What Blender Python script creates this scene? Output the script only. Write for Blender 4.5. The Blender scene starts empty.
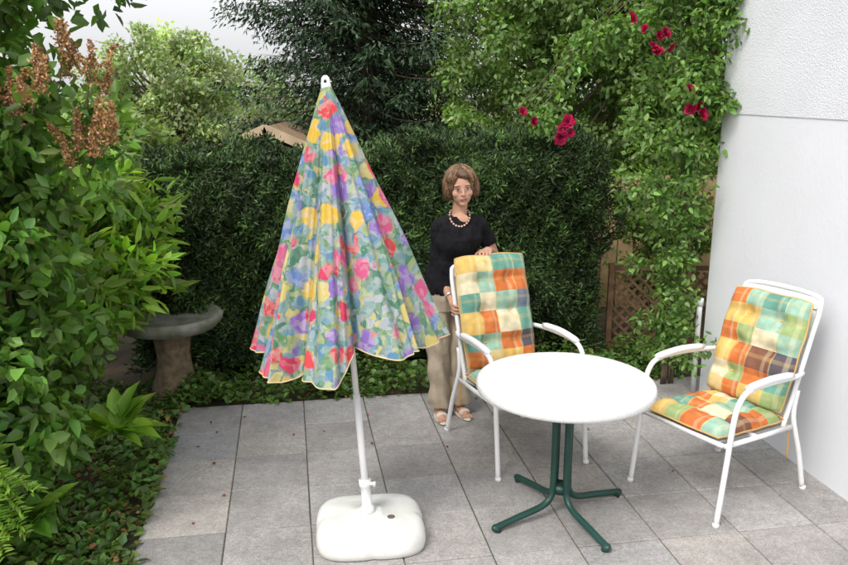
import bpy, math, numpy as np
from mathutils import Vector, Matrix
from mathutils.bvhtree import BVHTree
rng=np.random.default_rng(7)
S=bpy.context.scene
S.view_settings.view_transform='Standard'; S.view_settings.look='None'; S.view_settings.exposure=0
# ---------------------------------------------------------------- helpers
def link(o,parent=None):
    S.collection.objects.link(o)
    if parent: o.parent=parent
    return o
def empty(name,loc=(0,0,0),rot=0):
    e=bpy.data.objects.new(name,None); e.location=loc; e.rotation_euler=(0,0,rot); e.empty_display_size=.1
    return link(e)
def nodes(name):
    m=bpy.data.materials.new(name); m.use_nodes=True
    nt=m.node_tree; b=nt.nodes['Principled BSDF']; return m,nt,b
def N(nt,t,**k):
    n=nt.nodes.new(t)
    for a,v in k.items():
        if a in n.inputs: n.inputs[a].default_value=v
        else: setattr(n,a,v)
    return n
def c4(c): return (c[0],c[1],c[2],1)
def mat(name,col,rough=.6,var=.15,scale=8,bump=0,bscale=60,metal=0,col2=None,detail=5,spec=.5,coat=0):
    m,nt,b=nodes(name)
    tc=N(nt,'ShaderNodeTexCoord')
    no=N(nt,'ShaderNodeTexNoise'); no.inputs['Scale'].default_value=scale; no.inputs['Detail'].default_value=detail
    nt.links.new(tc.outputs['Object'],no.inputs['Vector'])
    r=N(nt,'ShaderNodeValToRGB')
    a=col2 if col2 else [x*(1-var) for x in col]
    bb=col if col2 else [min(1,x*(1+var)) for x in col]
    r.color_ramp.elements[0].position=.35; r.color_ramp.elements[1].position=.65
    r.color_ramp.elements[0].color=c4(a); r.color_ramp.elements[1].color=c4(bb)
    nt.links.new(no.outputs['Fac'],r.inputs['Fac']); nt.links.new(r.outputs['Color'],b.inputs['Base Color'])
    b.inputs['Roughness'].default_value=rough; b.inputs['Metallic'].default_value=metal
    b.inputs['Specular IOR Level'].default_value=spec
    if bump:
        n2=N(nt,'ShaderNodeTexNoise'); n2.inputs['Scale'].default_value=bscale; n2.inputs['Detail'].default_value=6
        nt.links.new(tc.outputs['Object'],n2.inputs['Vector'])
        bp=N(nt,'ShaderNodeBump'); bp.inputs['Strength'].default_value=bump; bp.inputs['Distance'].default_value=.01
        nt.links.new(n2.outputs['Fac'],bp.inputs['Height']); nt.links.new(bp.outputs['Normal'],b.inputs['Normal'])
    return m
def attr_mat(name,rough=.5,trans=.3,bump=0,bscale=300,spec=.4,nvar=0.0,nscale=20,grain=0,grscale=250):
    m,nt,b=nodes(name)
    at=N(nt,'ShaderNodeAttribute'); at.attribute_name='Col'
    src=at.outputs['Color']
    tc=N(nt,'ShaderNodeTexCoord')
    def modul(src,sc,amp,lo=.3,hi=.7,det=6):
        no=N(nt,'ShaderNodeTexNoise'); no.inputs['Scale'].default_value=sc; no.inputs['Detail'].default_value=det
        nt.links.new(tc.outputs['Object'],no.inputs['Vector'])
        mr=N(nt,'ShaderNodeMapRange'); mr.inputs[1].default_value=lo; mr.inputs[2].default_value=hi
        mr.inputs[3].default_value=1-amp; mr.inputs[4].default_value=1+amp
        nt.links.new(no.outputs['Fac'],mr.inputs[0])
        mx=N(nt,'ShaderNodeVectorMath',operation='SCALE')
        nt.links.new(src,mx.inputs[0]); nt.links.new(mr.outputs[0],mx.inputs['Scale']); return mx.outputs[0]
    if nvar: src=modul(src,nscale,nvar)
    if grain: src=modul(src,grscale,grain,.38,.62,2); src=modul(src,2.2,grain*.8,.35,.65,4); src=modul(src,45,grain*.6,.35,.65,3)
    nt.links.new(src,b.inputs['Base Color'])
    b.inputs['Roughness'].default_value=rough; b.inputs['Specular IOR Level'].default_value=spec
    if trans:
        t=N(nt,'ShaderNodeBsdfTranslucent'); mul=N(nt,'ShaderNodeVectorMath',operation='MULTIPLY')
        mul.inputs[1].default_value=(1.6,1.7,.6)
        nt.links.new(src,mul.inputs[0]); nt.links.new(mul.outputs[0],t.inputs['Color'])
        ms=N(nt,'ShaderNodeMixShader'); ms.inputs[0].default_value=trans
        nt.links.new(b.outputs[0],ms.inputs[1]); nt.links.new(t.outputs[0],ms.inputs[2])
        nt.links.new(ms.outputs[0],nt.nodes['Material Output'].inputs['Surface'])
    if bump:
        n2=N(nt,'ShaderNodeTexNoise'); n2.inputs['Scale'].default_value=bscale; n2.inputs['Detail'].default_value=4
        nt.links.new(tc.outputs['Object'],n2.inputs['Vector'])
        bp=N(nt,'ShaderNodeBump'); bp.inputs['Strength'].default_value=bump; bp.inputs['Distance'].default_value=.004
        nt.links.new(n2.outputs['Fac'],bp.inputs['Height']); nt.links.new(bp.outputs['Normal'],b.inputs['Normal'])
    return m
def mesh_obj(name,verts,faces,mats,parent=None,smooth=True,mi=None,vcol=None,ccol=None):
    me=bpy.data.meshes.new(name); me.from_pydata([tuple(v) for v in verts],[],faces); 
    for m in (mats if isinstance(mats,list) else [mats]): me.materials.append(m)
    if smooth: me.polygons.foreach_set('use_smooth',[True]*len(me.polygons))
    if mi is not None: me.polygons.foreach_set('material_index',mi)
    if vcol is not None:
        a=me.color_attributes.new('Col','FLOAT_COLOR','POINT'); a.data.foreach_set('color',np.asarray(vcol,dtype=np.float32).ravel())
    if ccol is not None:
        a=me.color_attributes.new('Col','FLOAT_COLOR','CORNER'); a.data.foreach_set('color',np.asarray(ccol,dtype=np.float32).ravel())
    me.update()
    return link(bpy.data.objects.new(name,me),parent)
def fast_mesh(name,V,F,mats,parent,vcol):
    me=bpy.data.meshes.new(name); k=F.shape[1]
    me.vertices.add(len(V)); me.vertices.foreach_set('co',V.astype(np.float32).ravel())
    me.loops.add(F.size); me.loops.foreach_set('vertex_index',F.astype(np.int32).ravel())
    me.polygons.add(len(F)); me.polygons.foreach_set('loop_start',(np.arange(len(F))*k).astype(np.int32))
    me.materials.append(mats)
    me.update(calc_edges=True)
    a=me.color_attributes.new('Col','FLOAT_COLOR','POINT'); a.data.foreach_set('color',vcol.astype(np.float32).ravel())
    return link(bpy.data.objects.new(name,me),parent)
def nrmz(v): return v/(np.linalg.norm(v,axis=1,keepdims=True)+1e-9)
def leaves(name,pos,d,n,L,W,col,m,parent=None,quad=False,fold=.2,droop=.15):
    K=len(pos); d=nrmz(d); s=nrmz(np.cross(d,n)); n=np.cross(s,d)
    L=np.broadcast_to(L,(K,))[:,None]; W=np.broadcast_to(W,(K,))[:,None]
    if quad:
        P=[pos,pos+d*L*.45+s*W*.5,pos+d*L-n*L*droop,pos+d*L*.45-s*W*.5]
        F=np.array([[0,1,2,3]])
    else:
        P=[pos,pos+d*L*.3+s*W*.47+n*W*fold,pos+d*L*.68+s*W*.36+n*(W*fold*.8-L*droop*.4),pos+d*L-n*L*droop,
           pos+d*L*.68-s*W*.36+n*(W*fold*.8-L*droop*.4),pos+d*L*.3-s*W*.47+n*W*fold]
        F=np.array([[0,1,2,3],[0,3,4,5]])
    k=len(P); V=np.stack(P,1).reshape(-1,3)
    FF=(F[None]+(np.arange(K)*k)[:,None,None]).reshape(-1,4)
    C=np.concatenate([np.clip(col,0.002,1),np.ones((K,1))],1); C=np.repeat(C,k,0)
    return fast_mesh(name,V,FF,m,parent,C)
class MB:
    def __init__(s): s.v=[];s.f=[];s.m=[]
    def add(s,v,f,mi=0):
        o=len(s.v); s.v+= [tuple(x) for x in v]; s.f+=[tuple(i+o for i in q) for q in f]; s.m+=[mi]*len(f)
    def tube(s,pts,rad,seg=8,mi=0,closed=False,cap=True,round_=False):
        pts=[Vector(p) for p in pts]
        if not hasattr(rad,'__len__'): rad=[rad]*len(pts)
        rad=list(rad)
        if round_ and not closed:
            d0=(pts[0]-pts[1]).normalized(); d1=(pts[-1]-pts[-2]).normalized(); r0=rad[0]; r1=rad[-1]
            pre=[(pts[0]+d0*r0*math.sin(a),r0*math.cos(a)) for a in (1.4,.9,.45)]
            post=[(pts[-1]+d1*r1*math.sin(a),r1*math.cos(a)) for a in (.45,.9,1.4)]
            pts=[p for p,_ in pre]+pts+[p for p,_ in post]; rad=[r for _,r in pre]+rad+[r for _,r in post]
        n=len(pts); V=[];F=[]; up=None
        for i,p in enumerate(pts):
            if closed: t=(pts[(i+1)%n]-pts[i-1]).normalized()
            else: t=(pts[min(i+1,n-1)]-pts[max(i-1,0)]).normalized()
            if up is None:
                up=Vector((0,0,1)) if abs(t.z)<.9 else Vector((0,1,0))
            a=t.cross(up).normalized(); b=a.cross(t).normalized(); up=b
            for j in range(seg):
                an=2*math.pi*j/seg; V.append(p+(a*math.cos(an)+b*math.sin(an))*rad[i])
        for i in range(n if closed else n-1):
            for j in range(seg):
                k=(i+1)%n
                F.append((i*seg+j,i*seg+(j+1)%seg,k*seg+(j+1)%seg,k*seg+j))
        if cap and not closed:
            F.append(tuple(range(seg))[::-1]); F.append(tuple((n-1)*seg+j for j in range(seg)))
        s.add(V,F,mi)
    def box(s,c,h,M=None,mi=0):
        V=[];
        for x in(-1,1):
            for y in(-1,1):
                for z in(-1,1):
                    p=Vector((x*h[0],y*h[1],z*h[2]))
                    if M: p=M@p
                    V.append(p+Vector(c))
        s.add(V,[(0,1,3,2),(4,6,7,5),(0,4,5,1),(2,3,7,6),(0,2,6,4),(1,5,7,3)],mi)
    def ell(s,c,r,M=None,mi=0,nu=20,nv=12):
        V=[];F=[]
        for i in range(nv+1):
            ph=math.pi*(i+.02 if i==0 else (i-.02 if i==nv else i))/nv
            for j in range(nu):
                th=2*math.pi*j/nu
                p=Vector((r[0]*math.sin(ph)*math.cos(th),r[1]*math.sin(ph)*math.sin(th),r[2]*math.cos(ph)))
                if M: p=M@p
                V.append(p+Vector(c))
        for i in range(nv):
            for j in range(nu):
                F.append((i*nu+j,(i+1)*nu+j,(i+1)*nu+(j+1)%nu,i*nu+(j+1)%nu))
        F.append(tuple(range(nu))); F.append(tuple(nv*nu+j for j in range(nu))[::-1])
        s.add(V,F,mi)
    def loft(s,rings,mi=0,seg=None):
        n=len(rings);k=len(rings[0]);V=[p for r in rings for p in r];F=[]
        for i in range(n-1):
            for j in range(k): F.append((i*k+j,i*k+(j+1)%k,(i+1)*k+(j+1)%k,(i+1)*k+j))
        F.append(tuple(range(k))[::-1]); F.append(tuple((n-1)*k+j for j in range(k)))
        s.add(V,F,mi)
    def obj(s,name,mats,parent=None,smooth=True): return mesh_obj(name,s.v,s.f,mats,parent,smooth,s.m)
def spline(pts,n=8):
    P=[Vector(p) for p in pts]; P=[P[0]*2-P[1]]+P+[P[-1]*2-P[-2]]; out=[]
    for i in range(1,len(P)-2):
        for k in range(n):
            t=k/n;a,b,c,d=P[i-1:i+3]
            out.append(.5*((2*b)+(c-a)*t+(2*a-5*b+4*c-d)*t*t+(3*b-a-3*c+d)*t**3))
    out.append(P[-2]); return out
# ---------------------------------------------------------------- patio frame
O=np.array([-1.6,4.92]); ANG=math.radians(9.6); u=np.array([math.cos(ANG),math.sin(ANG)]); v=np.array([-math.sin(ANG),math.cos(ANG)])
def W(a,b,z=0): p=O+u*a+v*b; return (p[0],p[1],z)
def Wn(a,b,z): return np.stack([O[0]+u[0]*a+v[0]*b,O[1]+u[1]*a+v[1]*b,z],1)
# ---------------------------------------------------------------- world / sun / camera
w=bpy.data.worlds.new('World'); S.world=w; w.use_nodes=True; nt=w.node_tree
bg=nt.nodes['Background']; sky=N(nt,'ShaderNodeTexSky'); sky.sky_type='NISHITA'; sky.sun_disc=False
el=math.radians(52); az=math.radians(215)
sky.sun_elevation=el; sky.sun_rotation=az; sky.air_density=1.0; sky.dust_density=6; sky.ozone_density=1
hs=N(nt,'ShaderNodeHueSaturation'); hs.inputs['Saturation'].default_value=.2; hs.inputs['Value'].default_value=1.0
add=N(nt,'ShaderNodeVectorMath',operation='ADD'); add.inputs[1].default_value=(4.6,4.65,4.8)   # even cloud layer
nt.links.new(sky.outputs[0],hs.inputs['Color']); nt.links.new(hs.outputs[0],add.inputs[0]); nt.links.new(add.outputs[0],bg.inputs['Color']); bg.inputs['Strength'].default_value=.15
sd=bpy.data.lights.new('sun','SUN'); sd.energy=1.3; sd.angle=math.radians(16); sd.color=(1,.96,.9)
so=link(bpy.data.objects.new('sun',sd))
dirv=Vector((math.sin(az)*math.cos(el),math.cos(az)*math.cos(el),math.sin(el)))
so.rotation_euler=dirv.to_track_quat('Z','Y').to_euler()
cd=bpy.data.cameras.new('camera'); cd.lens=800/848*36; cd.sensor_width=36; cd.clip_end=500; cd.clip_start=.05
cam=link(bpy.data.objects.new('camera',cd)); cam.location=(0,0,2.04); cam.rotation_euler=(math.radians(90-13.6),0,0); S.camera=cam
# ---------------------------------------------------------------- ground
m_soil=mat('soil',(.09,.065,.04),.95,col2=(.045,.04,.02),scale=6,bump=.8,bscale=30)
mesh_obj('ground',[(-150,-150,-.03),(150,-150,-.03),(150,200,-.03),(-150,200,-.03)],[(0,1,2,3)],m_soil,smooth=False)
m_slab=attr_mat('concrete_slab',.95,0,bump=.9,bscale=160,spec=.15,nvar=.11,nscale=14,grain=.17,grscale=150)
V=[];F=[];C=[]
n_u=10; sl=.40; g=.0028
for j in range(-14,1):
    for i in range(n_u):
        a0=i*sl+g;a1=(i+1)*sl-g;b0=(j-1)*sl+g;b1=j*sl-g
        if a1>3.86: a1=3.86
        if a0>3.8: continue
        dz=rng.normal(0,.0013,4); e=.004; o=len(V)
        base=.325*(1+rng.normal(0,.08)); wm=rng.normal(0,.015); col=(base*(1.025+wm),base*.98,base*(.945-wm),1)
        V+= [W(a0,b0,-.04),W(a1,b0,-.04),W(a1,b1,-.04),W(a0,b1,-.04),
             W(a0,b0,-.004),W(a1,b0,-.004),W(a1,b1,-.004),W(a0,b1,-.004),
             W(a0+e,b0+e,dz[0]),W(a1-e,b0+e,dz[1]),W(a1-e,b1-e,dz[2]),W(a0+e,b1-e,dz[3])]
        for k in range(4):
            l=(k+1)%4; F.append((o+k,o+l,o+4+l,o+4+k)); F.append((o+4+k,o+4+l,o+8+l,o+8+k))
        F.append((o+8,o+9,o+10,o+11)); C+=[col]*12
mesh_obj('patio_paving',V,F,m_slab,smooth=False,vcol=C)
m_joint=mat('joint_sand',(.14,.12,.085),.95,col2=(.065,.08,.033),scale=5)
mesh_obj('paving_joints',[W(.01,-6,-.007),W(3.85,-6,-.007),W(3.85,-.01,-.007),W(.01,-.01,-.007)],[(0,1,2,3)],m_joint,smooth=False)
# ---------------------------------------------------------------- white house wall
house=empty('white_house')
m_w1=mat('render_smooth',(.71,.72,.75),.9,var=.025,scale=1.6,bump=.2,bscale=40,spec=.2)
m_w2=mat('render_rough',(.70,.71,.74),.95,var=.03,scale=3,bump=.6,bscale=110,spec=.2)
m_wp=mat('white_plastic',(.76,.76,.76),.35,var=.02)
Rz=Matrix.Rotation(ANG,3,'Z')
uw=float(np.dot(np.array([1.90,5.2])-O,u)); vw=float(np.dot(np.array([1.90,5.2])-O,v))
b=MB(); b.box(W(uw+2,vw-4,.93),(2,4,.93+.04),Rz); b.obj('wall_lower',m_w1,house,False)
b=MB(); b.box(W(uw+1.995,vw-3.995,3.5),(2,4,1.61),Rz); b.obj('wall_upper',m_w2,house,False)
b=MB(); b.tube([W(uw-.035,vw+.02,z) for z in (.0,.3,.5,.66)],.018,14)
b.tube([W(uw-.035,vw+.02,.62),W(uw-.035,vw+.02,.67)],.023,14)
b.obj('drain_pipe',m_wp,house)
# ---------------------------------------------------------------- foliage materials
m_leaf=attr_mat('leaf',.42,.35,spec=.5,nvar=.12,nscale=14)
m_needle=attr_mat('needle',.55,0,spec=.3)
m_bark=mat('bark',(.16,.12,.08),.95,col2=(.07,.05,.035),scale=12,bump=1,bscale=30)
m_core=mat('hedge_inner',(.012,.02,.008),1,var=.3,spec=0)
def rnd(n,s=1): return rng.normal(0,s,(n,3))
def colvar(n,base,var=.2,hue=.08):
    b=np.array(base)[None]*np.exp(rng.normal(0,var,(n,1)))
    return b*np.exp(rng.normal(0,hue,(n,3)))
# --- yew hedge
hedge=empty('yew_hedge')
def bulge(a,z): return .07*np.sin(a*3.1+1)+.06*np.sin(a*7.3+z*3)+.06*np.sin(z*6.1+a*2)+.03*np.sin(a*15+z*11)+.025*np.sin(a*31-z*17)
def ht(a): return 1.49+.050*a+.025*np.sin(a*5)
hl,hr,hf,hd=-.35,3.10,.52,.95
nf=105000
a=rng.uniform(hl,hr,nf); z=rng.uniform(.05,1,nf)*(ht(a)+.03); dep=np.abs(rng.normal(0,.09,nf))
dep+= (z<.5)*(.5-z)*.45
bb=hf-bulge(a,z)+dep
bb+=np.clip(z-ht(a)+.2,0,1)**2*4
p1=Wn(a,bb,z); n1=np.tile(np.array([-v[0],-v[1],.35]),(nf,1))
nt_=36000
a2=rng.uniform(hl,hr,nt_); b2=rng.uniform(hf+.05,hf+hd,nt_); z2=ht(a2)+bulge(a2,b2)*.6+rng.normal(0,.032,nt_)+.02*np.sin(a2*23)
p2=Wn(a2,b2,z2); n2=np.tile(np.array([0,0,1.]),(nt_,1))
ne=13000
b3=rng.uniform(hf,hf+hd,ne); z3=rng.uniform(.05,1.5,ne); a3=hl-bulge(b3,z3)+np.abs(rng.normal(0,.06,ne))
p3=Wn(a3,b3,z3); n3=np.tile(np.array([-u[0],-u[1],.3]),(ne,1))
a4=hr+bulge(b3,z3)-np.abs(rng.normal(0,.06,ne)); p4=Wn(a4,b3,z3); n4=-n3*np.array([1,1,-1])
P=np.concatenate([p1,p2,p3,p4]); Nn=np.concatenate([n1,n2,n3,n4]); K=len(P)
d=Nn*.7+rnd(K,.75)+np.array([0,0,.12])
cl=np.sin(P[:,0]*9+P[:,2]*5)*np.sin(P[:,2]*11+P[:,0]*3)+.7*np.sin(P[:,0]*23+2)*np.sin(P[:,2]*19+1)
col=colvar(K,(.035,.064,.020),.38,.07)*np.exp(.30*cl)[:,None]
tipm=rng.random(K)<.15+.12*cl; col[tipm]*=np.array([2.0,2.1,1.4])
leaves('yew_foliage',P,d,Nn+rnd(K,.7),rng.uniform(.028,.065,K),rng.uniform(.008,.017,K),col,m_needle,hedge,quad=True)
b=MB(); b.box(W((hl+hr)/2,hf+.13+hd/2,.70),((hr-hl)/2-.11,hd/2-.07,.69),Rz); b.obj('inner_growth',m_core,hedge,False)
b=MB()
for i in range(16):
    aa=hl+.15+i*.22; b.tube([W(aa,hf+.12+rng.uniform(0,.1),-.03),W(aa+rng.normal(0,.04),hf+.17,.4),W(aa+rng.normal(0,.08),hf+.22,.8)],[.025,.02,.015],6)
b.obj('stems',m_bark,hedge)
def clumps(centers,rad,per,up=.5):
    C=np.repeat(centers,per,0); R=np.repeat(rad,per)[:,None]; K=len(C)
    dd=nrmz(rnd(K)); r=rng.random((K,1))**.45
    P=C+dd*R*r*np.array([1,1,.8]); n=dd+np.array([0,0,up])+rnd(K,.4)
    return P,n,dd
def broad_tree(name,base,cr,ncl,per,L,Wd,colr,crown_z,rr=(.25,.5),quad=True,trunk=.1):
    t=empty(name,base)
    dd=nrmz(rnd(ncl)); r=rng.random((ncl,1))**.35
    cc=dd*r*np.array([cr[0],cr[1],cr[2]])+np.array([0,0,crown_z])
    rad=rng.uniform(rr[0],rr[1],ncl)
    P,n,dv=clumps(cc,rad,per); K=len(P)
    ct=np.repeat(np.exp(rng.normal(0,.25,ncl)),per)[:,None]
    col=colvar(K,colr,.2,.08)*ct
    d=dv*.5+rnd(K,.6)+np.array([0,0,-.35]); ok=P[:,2]>.02
    leaves('crown',P[ok],d[ok],n[ok],rng.uniform(L*.7,L*1.3,K)[ok],rng.uniform(Wd*.7,Wd*1.3,K)[ok],col[ok],m_leaf,t,quad=quad)
    b=MB(); top=crown_z+cr[2]*.6
    tp=spline([(0,0,-.05),(.05,0,top*.35),(-.06,.05,top*.7),(0,0,top)],4); b.tube(tp,[trunk*(1-.8*i/(len(tp)-1)) for i in range(len(tp))],9)
    for i in range(0,ncl,max(1,ncl//60)):
        c=Vector(cc[i]); s=tp[min(len(tp)-2,max(1,int((c.z-.4)/top*len(tp)*.8)))]
        mid=(s+c)/2+Vector((0,0,-.05)); q=spline([s,mid,c],3); b.tube(q,[trunk*.28*(1-.75*k/(len(q)-1)) for k in range(len(q))],5)
    b.obj('trunk',m_bark,t); return t
def bush(name,ells,ncl,per,L,Wd,colr,rr,base,quad=False,stem=.018,droop=-.25,mt=None):
    t=empty(name)
    cc=[]
    for (c,r,wt) in ells:
        k=int(ncl*wt); dd=nrmz(rnd(k)); q=rng.random((k,1))**.28
        cc.append(np.array(c)+dd*q*np.array(r))
    cc=np.concatenate(cc); cc=cc[cc[:,2]>.08]; k=len(cc)
    P,n,dv=clumps(cc,rng.uniform(rr[0],rr[1],k),per); K=len(P)
    ct=np.repeat(np.exp(rng.normal(0,.27,k)),per)[:,None]
    col=colvar(K,colr,.22,.09)*ct
    ok=P[:,2]>.02
    d=dv*.7+rnd(K,.5)+np.array([0,0,droop])
    leaves('foliage',P[ok],d[ok],n[ok],rng.uniform(L*.6,L*1.25,K)[ok],rng.uniform(Wd*.6,Wd*1.25,K)[ok],col[ok],mt or m_leaf,t,quad=quad)
    b=MB()
    for i in range(0,k,max(1,k//70)):
        c=Vector(cc[i]); s=Vector(base)+Vector(rng.normal(0,.12,3)); s.z=-.03
        mid=s.lerp(c,.5)+Vector((0,0,.12)); q=spline([s,mid,c],4); b.tube(q,[stem*(1-.75*j/(len(q)-1)) for j in range(len(q))],5)
    b.obj('stems',m_bark,t); return t
lil=bush('lilac_bush',[((-2.13,3.45,1.15),(.62,.68,.95),.55),((-2.12,3.3,2.1),(.62,.6,.6),.25),((-2.02,3.1,.5),(.42,.6,.5),.2)],440,42,.085,.052,(.125,.24,.045),(.08,.16),(-2.15,3.4,0))
cc=np.stack([rng.uniform(-2.1,-1.15,95),rng.uniform(3.3,4.1,95),rng.uniform(2.38,2.9,95)],1); cc[:,2]+=np.clip(cc[:,0]+1.7,0,1)*.22
P,n,dv=clumps(cc,rng.uniform(.06,.12,95),16); K=len(P)
leaves('upper_twigs',P,dv+rnd(K,.4)+np.array([0,0,-.4]),n,rng.uniform(.05,.09,K),rng.uniform(.03,.05,K),colvar(K,(.07,.14,.035),.25),m_leaf,lil)
bst=MB()
for i in range(14):
    c=cc[i*6]; bst.tube(spline([(-2.1,3.6,2.0),((c[0]-2.1)/2,(c[1]+3.6)/2,2.45),tuple(c)],4),[.010-.0009*q for q in range(9)],5)
m_dry=attr_mat('dried_blossom',.9,.1,spec=.1)
heads=[(-1.40,3.25,2.20),(-1.30,3.25,2.12),(-1.58,3.15,2.02),(-1.27,3.2,1.90),(-1.36,3.2,1.86),(-1.45,3.1,2.1)]
PP=[]
for h in heads:
    lobes=[(0,0,0,1)]+[(rng.normal(0,.022),rng.normal(0,.022),-.05+.04*q,.55) for q in range(4)]
    for (lx,ly,lz,sc) in lobes:
        k=int(290*sc); t=rng.random(k); r=(.036*(1-t)**.7+.005)*(.7+.3*np.sin(t*22+sc)); an=rng.uniform(0,6.28,k); rr_=r*rng.random(k)**.5
        PP.append(np.stack([h[0]+lx*(1+t)+rr_*np.cos(an),h[1]+ly*(1+t)+rr_*np.sin(an),h[2]+lz-.07+t*.17*sc],1))
    bst.tube([(h[0]-.18,h[1]+.15,h[2]-.28),(h[0]-.05,h[1]+.03,h[2]-.15),(h[0],h[1],h[2]+.07)],[.004,.003,.0015],5)
PP=np.concatenate(PP);K=len(PP)
leaves('dried_flowers',PP,rnd(K)+np.array([0,0,.6]),rnd(K),rng.uniform(.010,.020,K),rng.uniform(.006,.011,K),colvar(K,(.38,.22,.11),.35),m_dry,lil,quad=True)
bst.obj('flower_stalks',m_bark,lil)
cc=[]
for h in heads:
    for q in range(5): cc.append((h[0]+rng.normal(-.08,.07),h[1]+.1+rng.normal(0,.06),h[2]-.16+rng.normal(0,.07)))
cc=np.array(cc); P,n,dv=clumps(cc,np.full(len(cc),.08),15); K=len(P)
leaves('crown_leaves',P,dv+rnd(K,.4),n,rng.uniform(.05,.09,K),rng.uniform(.03,.05,K),colvar(K,(.125,.24,.045),.25),m_leaf,lil)
bush('cherry_laurel',[((-2.20,4.78,1.12),(.60,.5,.56),1)],190,26,.14,.045,(.20,.34,.05),(.12,.2),(-2.5,4.9,0),droop=.1)
bush('hazel_bush',[((-2.75,5.9,1.2),(.75,.5,.6),1)],160,34,.08,.05,(.15,.23,.065),(.14,.25),(-2.75,5.9,0))
def cover(name,n,ua,ub,va,vb,h,L,Wd,colr,mt=m_leaf,up=1.0):
    a=rng.uniform(ua,ub,n); b_=rng.uniform(va,vb,n); dens=np.sin(a*6+1)*np.sin(b_*5)+rng.random(n)*1.6
    ok=dens>.35; a=a[ok];b_=b_[ok];K=len(a)
    hh=h*(.5+.5*np.sin(a*9+b_*4))*rng.random(K)**.8+.005
    P=Wn(a,b_,hh); leaves(name,P,rnd(K)*np.array([1,1,.35])+np.array([0,0,.2]),np.array([0,0,up])+rnd(K,.35),rng.uniform(L*.6,L*1.3,K),rng.uniform(Wd*.6,Wd*1.3,K),colvar(K,colr,.3,.1),mt)
cover('ivy_ground_cover',9500,-.9,.03,-3.4,.5,.13,.05,.038,(.11,.20,.045))
cover('ivy_ground_cover',7500,-.1,3.6,-.02,.62,.16,.05,.036,(.10,.18,.04))
cover('leaf_litter',1700,-.6,.02,-3.2,.3,.05,.04,.025,(.26,.14,.06),m_dry)
cover('leaf_litter',260,-.1,3.6,-.03,.3,.02,.03,.02,(.20,.13,.06),m_dry)
cover('meadow_grass',24000,-6,9,1.5,9,.25,.12,.012,(.10,.18,.04),up=.1)
def rosette(name,c,n,L,Wd,colr,elev=.5):
    an=rng.uniform(0,6.28,n); e=rng.uniform(.1,1.1,n)
    d=np.stack([np.cos(an)*np.cos(e),np.sin(an)*np.cos(e),np.sin(e)],1); P=np.array(c)+d*rng.uniform(.01,.10,(n,1))
    nn=np.stack([-np.cos(an)*np.sin(e),-np.sin(an)*np.sin(e),np.cos(e)],1)
    leaves(name,P,d,nn+rnd(n,.15),rng.uniform(L*.7,L*1.2,n),rng.uniform(Wd*.7,Wd*1.2,n),colvar(n,colr,.15,.06),m_leaf,droop=.3)
rosette('broadleaf_plant',(-1.60,3.85,.30),46,.18,.085,(.22,.38,.045))
rosette('broadleaf_plant',(-1.68,3.1,.22),34,.17,.07,(.17,.31,.05))
t=empty('fern_plant'); PP=[];DD=[]
for k in range(9):
    an=rng.uniform(-1.2,1.2); L=rng.uniform(.18,.28)
    for s in np.linspace(.1,1,26):
        x=L*s; c=np.array([-1.70+x*math.cos(an)*.8,2.74+x*math.sin(an),.40+.26*s-.30*s*s+.03*k])
        for sg in(-1,1):
            PP.append(c); DD.append([-math.sin(an)*sg*1.0+math.cos(an)*.6,math.cos(an)*sg+math.sin(an)*.6,.1])
PP=np.array(PP);DD=np.array(DD);K=len(PP)
leaves('fronds',PP,DD+rnd(K,.15),np.array([0,0,1])+rnd(K,.2),rng.uniform(.035,.06,K),.012,colvar(K,(.22,.36,.06),.15),m_leaf,t)
# --- spruce
sp=empty('spruce_tree',(-.70,10.2,0))
PP=[];DD=[];b=MB(); H_=10.5
b.tube([(0,0,-.05),(0,0,3),(.05,0,6),(0,0,H_)],[.17,.13,.08,.01],10)
zz=.9
while zz<5.6:
    nb=14; Lb=min(1.75,(H_-zz)*.24)
    for k in range(nb):
        an=rng.uniform(0,6.28); L=Lb*rng.uniform(.55,1.1); dx,dy=math.cos(an),math.sin(an); z0=zz+rng.uniform(-.12,.12)
        pts=[]
        for s in np.linspace(0,.9,7): pts.append((dx*L*s,dy*L*s,z0-.30*L*s+.22*L*s**2.2))
        b.tube(pts,[.012*(1-.8*i/6) for i in range(7)],5)
        m=280; s=rng.random(m)**.8; sgn=rng.choice([-1,1],m); off=rng.random(m)*.32*(1.05-s*.7)
        x=dx*L*s-dy*sgn*off+dx*off*.4; y=dy*L*s+dx*sgn*off+dy*off*.4; z=z0-.30*L*s+.22*L*s**2.2-off*.45-rng.random(m)**2*.18+.01
        PP.append(np.stack([x,y,z],1)); DD.append(np.stack([dx*.6-dy*sgn*.6,dy*.6+dx*sgn*.6,-.45+0*s],1))
    zz+=.165
PP=np.concatenate(PP);DD=np.concatenate(DD);K=len(PP)
leaves('needle_sprays',PP,DD+rnd(K,.4),np.array([0,0,1])+rnd(K,.5),rng.uniform(.05,.11,K),rng.uniform(.014,.032,K),colvar(K,(.036,.068,.030),.45,.06),m_needle,sp,quad=True)
b.obj('trunk',m_bark,sp)
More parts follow.
